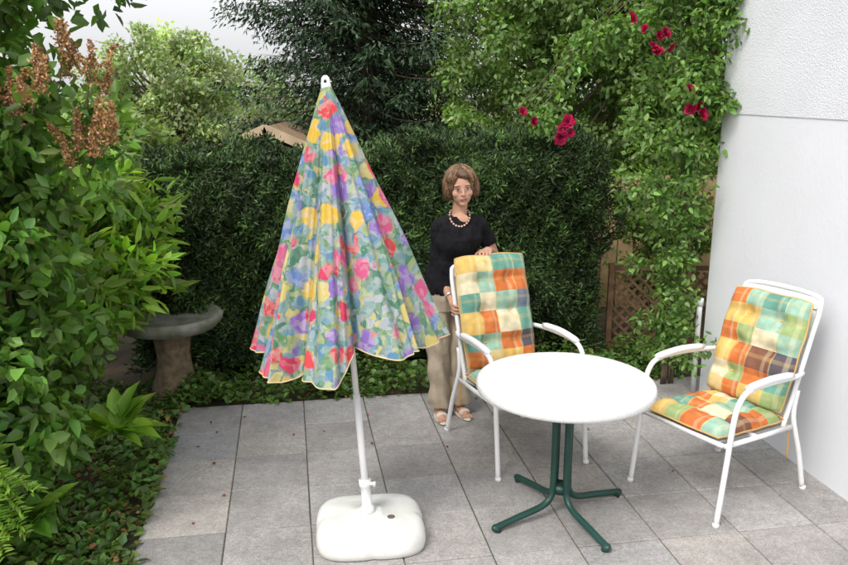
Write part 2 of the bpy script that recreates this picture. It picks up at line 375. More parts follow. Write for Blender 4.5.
# --- broadleaf trees
broad_tree('hazel_tree',(1.45,8.6,0),(1.3,1.0,2.1),300,180,.065,.038,(.16,.26,.07),2.6,rr=(.12,.32))
broad_tree('hazel_tree',(3.3,9.2,0),(1.6,1.1,2.4),230,140,.08,.05,(.14,.23,.06),2.5,rr=(.16,.36))
broad_tree('birch_tree',(-4.7,14.5,0),(1.35,1.2,1.25),165,115,.09,.05,(.30,.38,.18),1.9,rr=(.15,.36))
broad_tree('maple_tree',(-3.8,9.2,0),(.9,.8,.75),100,110,.08,.05,(.19,.27,.08),1.2,rr=(.16,.32),trunk=.06)
broad_tree('elder_shrub',(2.05,6.75,0),(.42,.25,.75),60,90,.055,.032,(.16,.26,.06),1.0,rr=(.08,.18),trunk=.03)
t=empty('distant_trees')
ncl=380; cc=np.stack([rng.uniform(-22,20,ncl),rng.uniform(20,24,ncl),rng.random(ncl)**.7*2.7],1); cc[:,2]*=(.75+.25*np.sin(cc[:,0]*.9))
P,n,dv=clumps(cc,rng.uniform(.4,.9,ncl),95); K=len(P)
leaves('foliage',P,dv+rnd(K,.5),n,rng.uniform(.12,.22,K),rng.uniform(.08,.14,K),colvar(K,(.22,.29,.14),.25)*np.repeat(np.exp(rng.normal(0,.2,ncl)),95)[:,None],m_leaf,t,quad=True)
# --- climbing rose
rose=empty('climbing_rose')
cc=[]
for i in range(190):
    z=rng.uniform(.25,3.3); cc.append(W(uw-.10-abs(rng.normal(0,.16))+(.05 if z>1.8 else 0),vw+.10+rng.normal(0,.10),z))
for i in range(36):
    s=rng.random(); cc.append((1.6-.85*s,5.35+rng.normal(0,.06),2.55-.75*s*s+rng.normal(0,.08)))
for i in range(10):
    cc.append(W(uw-.06,vw-rng.uniform(0,.15),rng.uniform(1.5,2.7)))
cc=np.array(cc);k=len(cc)
P,n,dv=clumps(cc,rng.uniform(.05,.13,k),40); K=len(P)
ok=~(((P[:,:2]-O)@u>uw-.02)&((P[:,:2]-O)@v<vw+.02))
leaves('rose_leaves',P[ok],(dv*.6+rnd(K,.5)+np.array([0,0,-.3]))[ok],n[ok],rng.uniform(.03,.06,K)[ok],rng.uniform(.02,.036,K)[ok],colvar(K,(.125,.225,.05),.33)[ok],m_leaf,rose)
b=MB()
for i in range(7):
    q=spline([W(uw-.15+rng.normal(0,.05),vw+.2,-.03),W(uw-.15+rng.normal(0,.08),vw+.15,.9),W(uw-.12+rng.normal(0,.08),vw+.12,1.9),W(uw-.2+rng.normal(0,.12),vw+.1,3.3)],6)
    b.tube(q,[.010*(1-.6*j/(len(q)-1)) for j in range(len(q))],6)
for i in range(4):
    q=spline([W(uw-.15,vw+.1,1.6+.2*i),(1.5,5.3,2.45+.1*i),(1.1,5.35,2.3+.05*i),(.75-.05*i,5.35,1.9)],6); b.tube(q,.0035,5)
b.obj('rose_canes',m_bark,rose)
m_pet=attr_mat('rose_petal',.6,.25,spec=.2)
roses=[(1.44,5.2,2.36),(1.37,5.2,2.41),(1.50,5.18,2.31),(1.46,5.2,2.24),(1.41,5.18,2.30),(1.48,5.2,2.40),(1.70,5.12,1.96),(1.66,5.12,1.90),(1.72,5.12,1.89),(.88,5.25,1.80),(.93,5.25,1.75),(.86,5.25,1.74),(.90,5.22,1.84),(.66,5.3,1.89),(.70,5.3,1.83),(1.30,5.2,2.46),(1.64,5.1,2.04)]
PP=[];DD=[];NN=[];LL=[]
for c in roses:
    c=np.array(c)+rng.normal(0,.015,3); c[1]-=.06; ax=np.array([rng.normal(0,.6),-1,rng.normal(.2,.5)]); ax/=np.linalg.norm(ax); sz=rng.uniform(.85,1.45)
    e1=np.cross(ax,[0,0,1.]); e1/=np.linalg.norm(e1); e2=np.cross(ax,e1)
    for ring_,(kk,op,LL_) in enumerate([(5,.25,.018),(7,.7,.026),(9,1.15,.034)]):
        for j in range(kk):
            an=6.28*j/kk+ring_*.4+rng.normal(0,.15); rd=e1*math.cos(an)+e2*math.sin(an); op2=op+rng.normal(0,.12)
            PP.append(c+rd*.004); DD.append(ax*math.cos(op2)+rd*math.sin(op2)); NN.append(ax*math.sin(op2)-rd*math.cos(op2)); LL.append(LL_*sz)
PP=np.array(PP);K=len(PP);LL=np.array(LL)
leaves('rose_blossoms',PP,np.array(DD),np.array(NN),LL,LL*1.1,colvar(K,(.38,.012,.07),.3,.06),m_pet,rose,fold=.25)
K=22; P=Wn(rng.uniform(.1,3.5,K),-rng.random(K)**1.3*1.6,np.full(K,.007)); leaves('fallen_petals',P,rnd(K)*np.array([1,1,.1]),np.array([0,0,1])+rnd(K,.2),rng.uniform(.015,.028,K),.017,colvar(K,(.22,.03,.045),.3),m_pet)
# --- lattice fence, wooden fence, shed
m_wood=mat('brown_wood',(.16,.09,.045),.8,var=.3,scale=14,bump=.4)
m_wood2=mat('pale_wood',(.38,.27,.13),.75,var=.25,scale=6,bump=.3)
b=MB()
x0,x1,y0=1.50,2.30,6.2
for k in range(-8,12):
    for sg in(-1,1):
        a0=x0+k*.09
        zs=[0.02,.62]; xs=[a0+(0 if sg>0 else .6),a0+(.6 if sg>0 else 0)]
        A=np.array([xs[0],zs[0]]);Bv=np.array([xs[1],zs[1]])
        ts=[t_ for t_ in np.linspace(0,1,61) if x0<=A[0]+(Bv[0]-A[0])*t_<=x1]
        if len(ts)<4: continue
        pA=A+(Bv-A)*ts[0];pB=A+(Bv-A)*ts[-1]; c=(pA+pB)/2; L=np.linalg.norm(pB-pA)/2
        M=Matrix.Rotation(-math.atan2(pB[1]-pA[1],pB[0]-pA[0]),3,'Y')
        b.box((c[0],y0+.006*sg,c[1]),(L,.005,.011),M)
for zz in(.0,.64): b.box(((x0+x1)/2,y0,zz+.02),((x1-x0)/2+.03,.014,.02))
for xx in(x0-.015,x1+.015): b.box((xx,y0-.02,.34),(.02,.02,.36))
b.obj('lattice_fence',m_wood,smooth=False)
b=MB()
for i in range(22):
    b.box((1.3+i*.155,7.5,.62+rng.uniform(0,.004)),(.07,.011,.64))
for z in(.35,1.1): b.box((2.9,7.535,z),(1.7,.02,.04))
for i in range(3): b.box((1.3+i*1.6,7.58,.64),(.045,.045,.68))
b.obj('wooden_fence',m_wood2,smooth=False)
shed=empty('garden_shed',(-1.62,9.0,0))
m_roof=mat('brown_roof',(.26,.17,.10),.9,var=.2,scale=10,bump=.4)
b=MB(); b.box((0,0,.62),(.62,.6,.65)); b.add([(-.62,-.6,1.271),(.62,-.6,1.271),(0,-.6,1.54),(-.62,.6,1.271),(.62,.6,1.271),(0,.6,1.54)],[(0,1,2),(4,3,5),(1,4,5,2),(3,0,2,5)])
b.obj('shed_walls',m_wood2,shed,False)
b=MB()
for s in(-1,1):
    M=Matrix.Rotation(s*.40,3,'Y'); b.box((s*.40,0,1.48),(.44,.72,.018),M)
b.obj('shed_roof',m_roof,shed,False)
b=MB()
for s in(-1,1):
    M=Matrix.Rotation(s*.40,3,'Y'); b.box((s*.40,-.735,1.475),(.445,.012,.045),M)
b.obj('barge_boards',mat('barge_wood',(.45,.34,.22),.8),shed,False)
b=MB(); b.box((0,-.61,.55),(.3,.015,.5)); b.obj('shed_door',m_wood,shed,False)
# --- birdbath
bb_=empty('stone_birdbath',(-1.72,5.20,0)); m_st=mat('weathered_stone',(.30,.29,.25),.9,col2=(.14,.15,.10),scale=9,bump=.8,bscale=50)
b=MB(); seg=40; rings=[]
for r,z in [(.10,.40),(.20,.42),(.31,.45),(.345,.49),(.35,.525),(.335,.54),(.31,.535),(.26,.505),(.1,.49)]:
    rings.append([(r*math.cos(6.283*j/seg)*(1+.012*math.sin(5*6.283*j/seg)),r*math.sin(6.283*j/seg),z+.03) for j in range(seg)])
b.loft(rings); b.obj('basin',m_st,bb_)
b=MB(); rings=[]
for r,z in [(.17,-.03),(.15,.06),(.115,.16),(.105,.28),(.12,.44)]:
    rings.append([(r*math.cos(6.283*j/24)*(1+.1*math.sin(3*6.283*j/24+z*4)+.05*math.sin(7*6.283*j/24)),r*math.sin(6.283*j/24)*(1+.08*math.cos(4*6.283*j/24)),z) for j in range(24)])
b.loft(rings); b.obj('stump',mat('stump_wood',(.28,.20,.13),.9,col2=(.13,.10,.06),scale=20,bump=1),bb_)
# ---------------------------------------------------------------- round table
m_wpaint=mat('white_paint',(.76,.76,.76),.35,var=.02,scale=5)
m_top=mat('white_tabletop',(.74,.74,.73),.45,var=.0,scale=70,col2=(.66,.66,.65),detail=9,spec=.3)
m_green=mat('green_paint',(.010,.050,.038),.4,var=.2,scale=9)
tb=empty('round_table',(.67,3.58,0))
b=MB(); seg=96; rings=[]
for r,z in [(.02,.668),(.375,.668),(.385,.655),(.412,.655),(.419,.66),(.422,.672),(.421,.688),(.416,.697),(.408,.7005),(.39,.699),(.02,.699)]:
    rings.append([(r*math.cos(6.28318*j/seg),r*math.sin(6.28318*j/seg),z) for j in range(seg)])
b.loft(rings); b.obj('tabletop',m_top,tb)
b=MB()
for a_ in (208,28,117,-65):
    a_=math.radians(a_); cx,cy=math.cos(a_),math.sin(a_)
    q=spline([(cx*.045,cy*.045,.665),(cx*.045,cy*.045,.45),(cx*.045,cy*.045,.2),(cx*.055,cy*.055,.11),(cx*.11,cy*.11,.066),(cx*.24,cy*.24,.045),(cx*.38,cy*.38,.022)],6)
    b.tube(q,.0165,12,round_=True)
    b.tube([(cx*.36,cy*.36,.0),(cx*.38,cy*.38,.03)],.018,10)
    b.tube(spline([(cx*.045,cy*.045,.655),(cx*.2,cy*.2,.655),(cx*.34,cy*.34,.655)],3),.012,8)
for z in(.12,.6): b.tube([(0,0,z),(0,0,z+.04)],.045,20)
b.tube([(.07*math.cos(k*.29920),.07*math.sin(k*.29920),.62) for k in range(21)],.006,6,closed=True)
b.obj('green_pedestal',m_green,tb)
# ---------------------------------------------------------------- chairs
m_cush=attr_mat('cushion_fabric',.9,0,bump=.5,bscale=420,spec=.1,nvar=.14,nscale=24)
m_sling=mat('white_sling',(.72,.72,.70),.7,var=.05,scale=90)
PAL=dict(O=(.54,.16,.05),o=(.60,.28,.11),T=(.13,.30,.24),t=(.28,.44,.34),Y=(.62,.42,.13),y=(.64,.51,.24),C=(.64,.58,.40),G=(.30,.39,.17),D=(.10,.085,.10),B=(.20,.09,.06),b=(.14,.18,.23))
m_pipe=mat('orange_piping',(.56,.36,.14),.8)
def cushion(name,parent,org,ex,eu,en,wd,ht_,T,table,tuft,colw,roww):
    nr=len(table);nc=len(table[0]); nu_=sum(colw); nv_=sum(roww)
    ci=[i for i,w_ in enumerate(colw) for _ in range(w_)]; ri=[i for i,w_ in enumerate(roww) for _ in range(w_)]
    cpos=[k for w_ in colw for k in range(w_)]; rpos=[k for w_ in roww for k in range(w_)]
    org,ex,eu,en=map(Vector,(org,ex,eu,en)); V=[];F=[];C=[]; p0=rng.uniform(0,6)
    def th(x,y):
        e=max(0,(1-abs(x)**5))*max(0,(1-abs(y)**7)); t=T*(e**.42)
        for tx,ty in tuft:
            dd=((x-tx)*wd/2)**2+((y-ty)*ht_/2)**2; t*=1-.68*math.exp(-dd/.0012)
            t*=1-.14*math.exp(-((y-ty)*ht_/2)**2/.0009)
        t*=1+.07*math.sin(x*9+y*7+p0)+.04*math.sin(x*21-y*5+p0)
        return t
    for side in(1,-1):
        for j in range(nv_+1):
            for i in range(nu_+1):
                x=2*i/nu_-1;y=2*j/nv_-1; t=th(x,y)*(1 if side>0 else .35)
                xx=x*(1-.04*abs(y)**4+.010*math.sin(y*9+p0))*wd/2; yy=y*(1-.03*abs(x)**4+.008*math.sin(x*6+p0))*ht_/2
                V.append(org+ex*xx+eu*(yy+ht_/2)+en*(t*side))
    o2=(nu_+1)*(nv_+1)
    for side in(0,1):
        for j in range(nv_):
            for i in range(nu_):
                q=[j*(nu_+1)+i,j*(nu_+1)+i+1,(j+1)*(nu_+1)+i+1,(j+1)*(nu_+1)+i]
                q=[a+side*o2 for a in q]; F.append(tuple(q if side==0 else q[::-1]))
                r_=ri[nv_-1-j]; c=np.array(PAL[table[r_][ci[i]]])
                cc_=cpos[i]/colw[ci[i]]; rr_=rpos[nv_-1-j]/roww[r_]
                if .62<cc_<.80: c=c*.75+np.array(PAL['C'])*.25
                if .30<rr_<.45: c=c*.80+np.array(PAL['Y'])*.20
                if cpos[i]==0: c=c*.6+np.array(PAL['y'])*.4
                C+=[(c[0],c[1],c[2],1)]*4
    mesh_obj(name,V,F,m_cush,parent,True,ccol=C)
    b=MB(); loop=[]
    for i in range(nu_+1): loop.append(V[i])
    for j in range(1,nv_+1): loop.append(V[j*(nu_+1)+nu_])
    for i in range(nu_-1,-1,-1): loop.append(V[nv_*(nu_+1)+i])
    for j in range(nv_-1,0,-1): loop.append(V[j*(nu_+1)])
    b.tube(loop,.005,6,closed=True); b.obj(name+'_piping',m_pipe,parent)
    b=MB()
    for tx,ty in tuft:
        p=org+ex*(tx*wd/2)+eu*(ty*ht_/2+ht_/2)+en*(th(tx,ty)+.001); b.ell(p,(.007,.007,.007),nu=8,nv=6)
    b.obj(name+'_buttons',m_pipe,parent)
def chair(loc,rotdeg,t_back,t_seat,hb):
    c=empty('garden_chair',(loc[0],loc[1],0),math.radians(rotdeg)); b=MB(); r=.0135
    for s in(-1,1):
        x=.275*s
        b.tube(spline([(x,-.335,0),(x,-.30,.30),(x,-.275,.52),(x*1.01,-.245,.62),(x*1.01,-.17,.665),(x*1.0,.02,.668),(x*.96,.20,.655),(.232*s,.30,.645)],6),r,12)
        b.tube([(x,-.337,-.0),(x,-.335,.02)],.017,12)
        b.tube(spline([(.265*s,.365,0),(.255*s,.31,.22),(.238*s,.255,.42),(.235*s,.27,.56)],5),r,12)
        b.tube([(.265*s,.366,0),(.265*s,.364,.02)],.017,12)
        q=spline([(x,-.20,.675),(x,-.02,.685),(x*.98,.16,.672)],5)
        b.tube(q,[.014]+[.019]*(len(q)-2)+[.014],12)
        b.tube([(.258*s,-.30,.40),(.255*s,0,.385),(.24*s,.24,.37)],r*.95,10)
    b.tube(spline([(-.225,.185,.36),(-.228,.27,.60),(-.228,.345,.82),(-.225,.40,.97),(-.19,.418,1.018),(0,.425,1.03),(.19,.418,1.018),(.225,.40,.97),(.228,.345,.82),(.228,.27,.60),(.225,.185,.36)],6),r,12)
    for y,z in((-.30,.40),(-.05,.388),(.22,.37)): b.tube([(-.25,y,z),(.25,y,z)],r*.9,10)
    b.obj('frame',m_wpaint,c)
    b=MB(); V=[];F=[]
    pr=[(-.29,.408),(-.1,.395),(.19,.378)]; pb=[(.195,.38),(.27,.59),(.345,.81),(.398,.95),(.416,1.015)]
    for path in(pr,pb):
        o=len(V)
        for (y,z) in path:
            V+=[(-.222,y,z),(.222,y,z)]
        for i in range(len(path)-1): F.append((o+2*i,o+2*i+1,o+2*i+3,o+2*i+2))
    mesh_obj('sling',V,F,m_sling,c,False)
    M=Matrix.Rotation(-.33,3,'X'); b.box((0,.405,.985),(.212,.006,.028),M); b.obj('head_panel',m_wpaint,c,False)
    eu=Vector((0,.205,.62)).normalized(); en=eu.cross(Vector((1,0,0))).normalized()
    if en.y>0: en=-en
    cushion('back_cushion',c,Vector((0,.19,.44))+en*.03,(1,0,0),eu,en,.46,hb,.058,t_back,[(-.42,-.55),(.42,-.55),(-.42,.0),(.42,.0),(-.42,.55),(.42,.55)],[15,13,18,14],[12,15,13,16,12,12])
    es=Vector((0,1,-.05)).normalized(); cushion('seat_cushion',c,Vector((0,-.31,.432)),(1,0,0),es,(0,.05,1),.46,.50,.055,t_seat,[(-.42,-.35),(.42,-.35),(-.42,.35),(.42,.35)],[15,13,18,14],[14,16,15,14])
    b=MB()
    for s in(-1,1): b.tube(spline([(.2*s,.17,.44),(.235*s,.2,.40),(.24*s,.23,.30),(.235*s,.24,.2)],4),.004,5)
    b.obj('tie_cords',mat('orange_ribbon',(.7,.35,.07),.8),c); return c
tA=["YyTT","CtOO","TCtb","YOCT","TtOD","OyYO"]
tS=["tCOO","GYtO","OCTD","CYTt"]
tB=["OtTt","YYtG","OGCt","YOBD","CGOT","yOYG"]
tS2=["YCTG","OYtO","TOCB","YGOt"]
chair((.525,4.33),22.3,tA,tS,.665)
chair((1.535,3.86),-58,tB,tS2,.585)
# ---------------------------------------------------------------- umbrella
um=empty('garden_umbrella')
tip=Vector((-.41,3.45,2.05)); foot=Vector((-.262,3.38,.12)); ax=(foot-tip).normalized()
ex=ax.cross(Vector((0,1,0))).normalized(); ey=ax.cross(ex).normalized()
if ex.x<0: ex=-ex;ey=-ey
b=MB(); b.tube([foot,foot.lerp(tip,.3)],.0165,16); b.tube([foot.lerp(tip,.28),tip],.0135,16)
b.obj('pole',mat('white_metal',(.74,.74,.74),.3,var=.02),um)
m_fl,nt,bs=nodes('floral_fabric'); tc=N(nt,'ShaderNodeTexCoord')
no=N(nt,'ShaderNodeTexNoise'); no.inputs['Scale'].default_value=16; no.inputs['Detail'].default_value=3
nt.links.new(tc.outputs['Object'],no.inputs['Vector'])
va=N(nt,'ShaderNodeVectorMath',operation='MULTIPLY_ADD'); va.inputs[1].default_value=(.08,.08,.08)
nt.links.new(no.outputs['Color'],va.inputs[0]); nt.links.new(tc.outputs['Object'],va.inputs[2])
def vor(sc,pal):
    vv=N(nt,'ShaderNodeTexVoronoi'); vv.inputs['Scale'].default_value=sc; nt.links.new(va.outputs[0],vv.inputs['Vector'])
    sp_=N(nt,'ShaderNodeSeparateColor'); nt.links.new(vv.outputs['Color'],sp_.inputs[0])
    r=N(nt,'ShaderNodeValToRGB'); r.color_ramp.interpolation='CONSTANT'
    while len(r.color_ramp.elements)<len(pal): r.color_ramp.elements.new(.5)
    for i,(p,c) in enumerate(pal): r.color_ramp.elements[i].position=p; r.color_ramp.elements[i].color=c4(c)
    nt.links.new(sp_.outputs[0],r.inputs[0]); return vv,sp_,r
v1,s1,r1=vor(11,[(0,(.60,.04,.11)),(.20,(.66,.44,.05)),(.38,(.60,.10,.23)),(.55,(.24,.14,.46)),(.70,(.12,.22,.50)),(.80,(.60,.50,.16)),(.89,(.62,.06,.07))])
v2,s2,r2=vor(28,[(0,(.07,.21,.14)),(.22,(.17,.31,.30)),(.42,(.10,.24,.37)),(.58,(.30,.37,.16)),(.70,(.34,.38,.42)),(.82,(.13,.27,.12)),(.91,(.48,.42,.14))])
mr=N(nt,'ShaderNodeMapRange'); mr.inputs[1].default_value=.56; mr.inputs[2].default_value=.46; mr.inputs[3].default_value=0; mr.inputs[4].default_value=1
nt.links.new(v1.outputs['Distance'],mr.inputs[0])
mg=N(nt,'ShaderNodeMath',operation='GREATER_THAN'); mg.inputs[1].default_value=.17; nt.links.new(s1.outputs[1],mg.inputs[0])
mm=N(nt,'ShaderNodeMath',operation='MULTIPLY'); nt.links.new(mr.outputs[0],mm.inputs[0]); nt.links.new(mg.outputs[0],mm.inputs[1])
mx=N(nt,'ShaderNodeMix',data_type='RGBA'); nt.links.new(mm.outputs[0],mx.inputs[0]); nt.links.new(r2.outputs[0],mx.inputs[6]); nt.links.new(r1.outputs[0],mx.inputs[7])
v3=N(nt,'ShaderNodeTexVoronoi'); v3.inputs['Scale'].default_value=42; nt.links.new(va.outputs[0],v3.inputs['Vector'])
s3=N(nt,'ShaderNodeSeparateColor'); nt.links.new(v3.outputs['Color'],s3.inputs[0])
mr3=N(nt,'ShaderNodeMapRange'); mr3.inputs[3].default_value=.02; mr3.inputs[4].default_value=.42; mr3.inputs[1].default_value=.25; nt.links.new(s3.outputs[0],mr3.inputs[0])
mx2=N(nt,'ShaderNodeMix',data_type='RGBA'); nt.links.new(mr3.outputs[0],mx2.inputs[0]); nt.links.new(mx.outputs[2],mx2.inputs[6]); mx2.inputs[7].default_value=(.64,.60,.54,1)
nt.links.new(mx2.outputs[2],bs.inputs['Base Color']); bs.inputs['Roughness'].default_value=.75; bs.inputs['Specular IOR Level'].default_value=.2
tr=N(nt,'ShaderNodeBsdfTranslucent'); nt.links.new(mx2.outputs[2],tr.inputs['Color']); ms=N(nt,'ShaderNodeMixShader'); ms.inputs[0].default_value=.2
nt.links.new(bs.outputs[0],ms.inputs[1]); nt.links.new(tr.outputs[0],ms.inputs[2]); nt.links.new(ms.outputs[0],nt.nodes['Material Output'].inputs['Surface'])
V=[];F=[];nt1=60;na=320;hem=[]; ribs=[[] for _ in range(8)]
ra=rng.uniform(.94,1.07,8); ln=rng.uniform(-.04,.03,8)
for i in range(nt1+1):
    t=i/nt1
    for j in range(na):
        th=2*math.pi*j/na; q=th/(2*math.pi)*8; k0=int(q)%8;k1=(k0+1)%8;f=q-int(q); sm=f*f*(3-2*f)
        wave=abs(math.cos(math.pi*f))**.8
        R=(.016+.42*t**.97)*(ra[k0]*(1-sm)+ra[k1]*sm)
        pl=.40*min(1,t*3)
        r=R*(1-pl*(1-wave)) + .019*t*math.sin(th*19+t*3)*min(1,t*2)+ .009*t*math.sin(th*41+2)+.005*math.sin(th*7+t*14)*t
        Ln=1.13*(1+(ln[k0]*(1-sm)+ln[k1]*sm)-.035*(1-wave)+.035*math.sin(math.pi*f)**2*math.sin(th*3+1)+.03*math.cos(th-2.2))
        tw=th+.12*t*math.sin(math.pi*f)
        p=tip+ax*(Ln*t-.01)+ex*(r*math.cos(tw)-.034*t)+ey*(r*math.sin(tw))
        V.append(p)
        if i==nt1: hem.append(p)
        if j%40==0: ribs[j//40].append(p-(ex*math.cos(th)+ey*math.sin(th))*.006)
for i in range(nt1):
    for j in range(na): F.append((i*na+j,i*na+(j+1)%na,(i+1)*na+(j+1)%na,(i+1)*na+j))
mesh_obj('canopy',V,F,m_fl,um)
b=MB(); b.tube(hem,.003,6,closed=True); b.obj('hem_binding',mat('yellow_binding',(.58,.46,.26),.8),um)
b=MB()
for r_ in ribs: b.tube(r_,.003,5)
for k in range(8):
    p0=tip+ax*.62; p1=ribs[k][26]; b.tube([p0,p1],.003,5)
b.tube([tip+ax*.59,tip+ax*.65],.024,14)
b.obj('ribs',mat('steel',(.5,.5,.5),.35,metal=1,var=.05),um)
b=MB(); b.tube([tip+ax*.03,tip,tip-ax*.035,tip-ax*.045],[.022,.022,.017,.008],16,mi=0)
b.ell(tip-ax*.02+Vector((0,-.017,0)),(.007,.004,.009),mi=1)  # black spot paints the shade inside the cap's hole
b.obj('top_cap',[m_wp,mat('cap_hole_shade',(.02,.02,.02),.5)],um)
b=MB(); seg=96; rings=[]
def sq(r,z,n=5.0,lob=.0,rot=.12):
    out=[]
    for j in range(seg):
        a=2*math.pi*j/seg; c,s=math.cos(a),math.sin(a)
        q=(abs(c)**n+abs(s)**n)**(-1/n); q*=1-lob*(max(0,math.cos(4*a))**14)
        x=r*q*c*1.06;y=r*q*s*.94; out.append((foot.x+.01+x*math.cos(rot)-y*math.sin(rot),3.38+x*math.sin(rot)+y*math.cos(rot),z))
    return out
for r,z,l in [(.222,0.0,.03),(.234,.008,.03),(.238,.03,.035),(.236,.06,.04),(.228,.085,.045),(.212,.103,.04),(.19,.112,.02),(.14,.116,0),(.06,.118,0),(.055,.124,0),(.045,.126,0),(.01,.126,0)]:
    rings.append(sq(r,z,4.0,l))
b.loft(rings); m_base=mat('white_base_plastic',(.76,.76,.74),.55,col2=(.64,.64,.60),scale=7,bump=.2,bscale=25,detail=8); b.obj('base_weight',m_base,um)
b=MB(); b.tube([foot,foot-ax*.03,foot-ax*.035,foot-ax*.13,foot-ax*.135,foot-ax*.165],[.035,.031,.024,.023,.029,.029],20); 
b.tube([foot-ax*.15,foot-ax*.15+Vector((.05,-.02,0))],[.008,.008],10); b.tube([foot-ax*.15+Vector((.045,-.018,-.012)),foot-ax*.15+Vector((.045,-.018,.012))],.006,8)
b.obj('pole_socket',m_wp,um)
b=MB(); b.tube([(foot.x+.11,3.34,.1155),(foot.x+.11,3.34,.1185)],.024,20,mi=0); b.tube([(foot.x+.11,3.34,.117),(foot.x+.11,3.34,.1200)],.018,20,mi=1); b.obj('filler_hole',[m_base,mat('base_hole_shade',(.12,.09,.07),.8)],um,False)  # filler hole drawn as a flat disc, its inner shade painted dark
# ---------------------------------------------------------------- woman
wo=empty('woman')
L=Vector((.93,.37,0)).normalized(); Fd=Vector((.37,-.93,0)).normalized()
skin,top,tro,sho,hai=MB(),MB(),MB(),MB(),MB()
def ring(c,rx,ry,n=28):
    c=Vector(c); return [c+L*rx*math.cos(6.28318*j/n)+Fd*(ry*math.sin(6.28318*j/n)) for j in range(n)]
top.loft([ring((.155,4.80,.835),.170,.136),ring((.155,4.80,.86),.172,.138),ring((.161,4.80,.95),.152,.124),ring((.173,4.79,1.04),.141,.114),
  ring(Vector((.187,4.78,1.12))+Fd*.014,.147,.124),ring(Vector((.197,4.775,1.17))+Fd*.018,.151,.126),ring(Vector((.205,4.77,1.225))+Fd*.006,.158,.104),ring((.21,4.77,1.262),.154,.084),ring((.211,4.77,1.288),.122,.070),ring((.212,4.77,1.302),.088,.062)])
shL=Vector((.212,4.77,1.240))-L*.135; shR=Vector((.212,4.77,1.245))+L*.135
elL=Vector((.078,4.79,.985)); wrL=Vector((.165,4.63,.815)); elR=Vector((.435,4.90,1.03)); wrR=Vector((.395,4.765,1.088))
for sh,elb,sg in((shL,elL,1),(shR,elR,-1)):
    top.tube([sh+L*.08*sg+Vector((0,0,.004)),sh+L*.04*sg+Vector((0,0,.004)),sh,sh.lerp(elb,.2),sh.lerp(elb,.4),sh.lerp(elb,.6)],[.046,.048,.049,.048,.049,.050],20,round_=False)
    top.ell(sh,(.049,.049,.048))
for sh,elb,wr in((shL,elL,wrL),(shR,elR,wrR)):
    skin.tube([sh.lerp(elb,.3),sh.lerp(elb,.6),sh.lerp(elb,.85),elb,elb.lerp(wr,.25),elb.lerp(wr,.7),wr],[.038,.040,.038,.036,.036,.028,.023],16,round_=True)
skin.tube([(.211,4.785,1.24),(.213,4.78,1.31),(.217,4.772,1.39),(.219,4.77,1.44)],[.058,.046,.044,.047],20)
skin.ell((.216,4.728,1.275),(.060,.034,.045))
hc=Vector((.220,4.752,1.468)); RH=Matrix.Rotation(math.radians(5),3,'Z')@Matrix.Rotation(math.radians(-5),3,'Y')@Matrix.Rotation(math.radians(3),3,'X')
def H(x,y,z): return hc+RH@Vector((x,y,z))
skin.ell(H(0,.005,.015),(.070,.090,.098),RH,nu=28,nv=18)
skin.ell(H(0,-.020,-.040),(.056,.064,.058),RH,nu=24,nv=14)
skin.ell(H(0,-.058,-.082),(.025,.020,.017),RH)
skin.tube([H(0,-.082,.010),H(0,-.093,-.010),H(0,-.099,-.024)],[.006,.008,.010],12,round_=True)
for s in(-1,1):
    skin.ell(H(.009*s,-.089,-.026),(.007,.008,.006),RH)
    skin.ell(H(.036*s,-.054,-.022),(.025,.022,.024),RH)
    skin.ell(H(.028*s,-.068,.026),(.022,.014,.007),RH)
skin.ell(H(0,-.077,-.049),(.021,.011,.006),RH); skin.ell(H(0,-.075,-.058),(.018,.012,.007),RH)
hai.ell(H(0,.022,.030),(.098,.096,.106),RH,nu=28,nv=18)
hai.ell(H(.018,-.036,.086),(.070,.050,.032),RH@Matrix.Rotation(.25,3,'Y'))
hai.ell(H(-.048,-.035,.070),(.036,.040,.034),RH); hai.ell(H(.060,-.030,.062),(.030,.042,.038),RH)
for s in(-1,1):
    hai.ell(H(.085*s,-.004,.005),(.022,.042,.066),RH); hai.ell(H(.080*s,.014,-.036),(.026,.048,.034),RH)
hai.ell(H(0,.05,-.040),(.080,.05,.05),RH)
def hand(kn,w,f,th):
    skin.tube([w,w.lerp(kn,.45),kn],[.022,.026,.023],14,round_=True)
    for pts in f: skin.tube(pts,[.0092,.0088,.008,.0073][:len(pts)],8,round_=True)
    skin.tube(th,[.013,.011,.009],8,round_=True)
fL=[]; dx=-.02
for i in range(4):
    z=.805-.0205*i; le=[.95,1.05,1,.8][i]
    fL.append([(.196+dx,4.592,z),(.188+dx,4.592-.038*le,z-.001),(.200+dx,4.592-.066*le,z-.003),(.228+dx,4.592-.070*le,z-.004)])
    skin.tube([wrL.lerp(Vector((.196+dx,4.592,z)),.3),(.197+dx,4.594,z)],[.015,.0115],8,round_=True)
hand(Vector((.20+dx,4.600,.782)),wrL,fL,[(.205+dx,4.61,.80),(.236+dx,4.583,.815),(.250+dx,4.553,.812)])
fR=[]
for i in range(4):
    x=.338+.0215*i; le=[.85,1,1.05,.92][i]
    k0=Vector((x,4.712+.006*i,1.094))
    fR.append([k0,k0+Vector((-.004,-.038*le,.001)),k0+Vector((-.007,-.064*le,-.012)),k0+Vector((-.009,-.076*le,-.036))])
    skin.tube([wrR.lerp(k0,.3),k0],[.015,.0115],8,round_=True)
hand(Vector((.371,4.724,1.090)),wrR,fR,[(.365,4.745,1.088),(.330,4.730,1.084),(.312,4.703,1.076)])
tro.loft([ring((.153,4.80,.72),.150,.118),ring((.153,4.80,.80),.164,.128),ring((.155,4.80,.87),.158,.124),ring((.160,4.80,.94),.140,.112)])
hipL=Vector((.08,4.775,.79)); hipR=Vector((.225,4.83,.79))
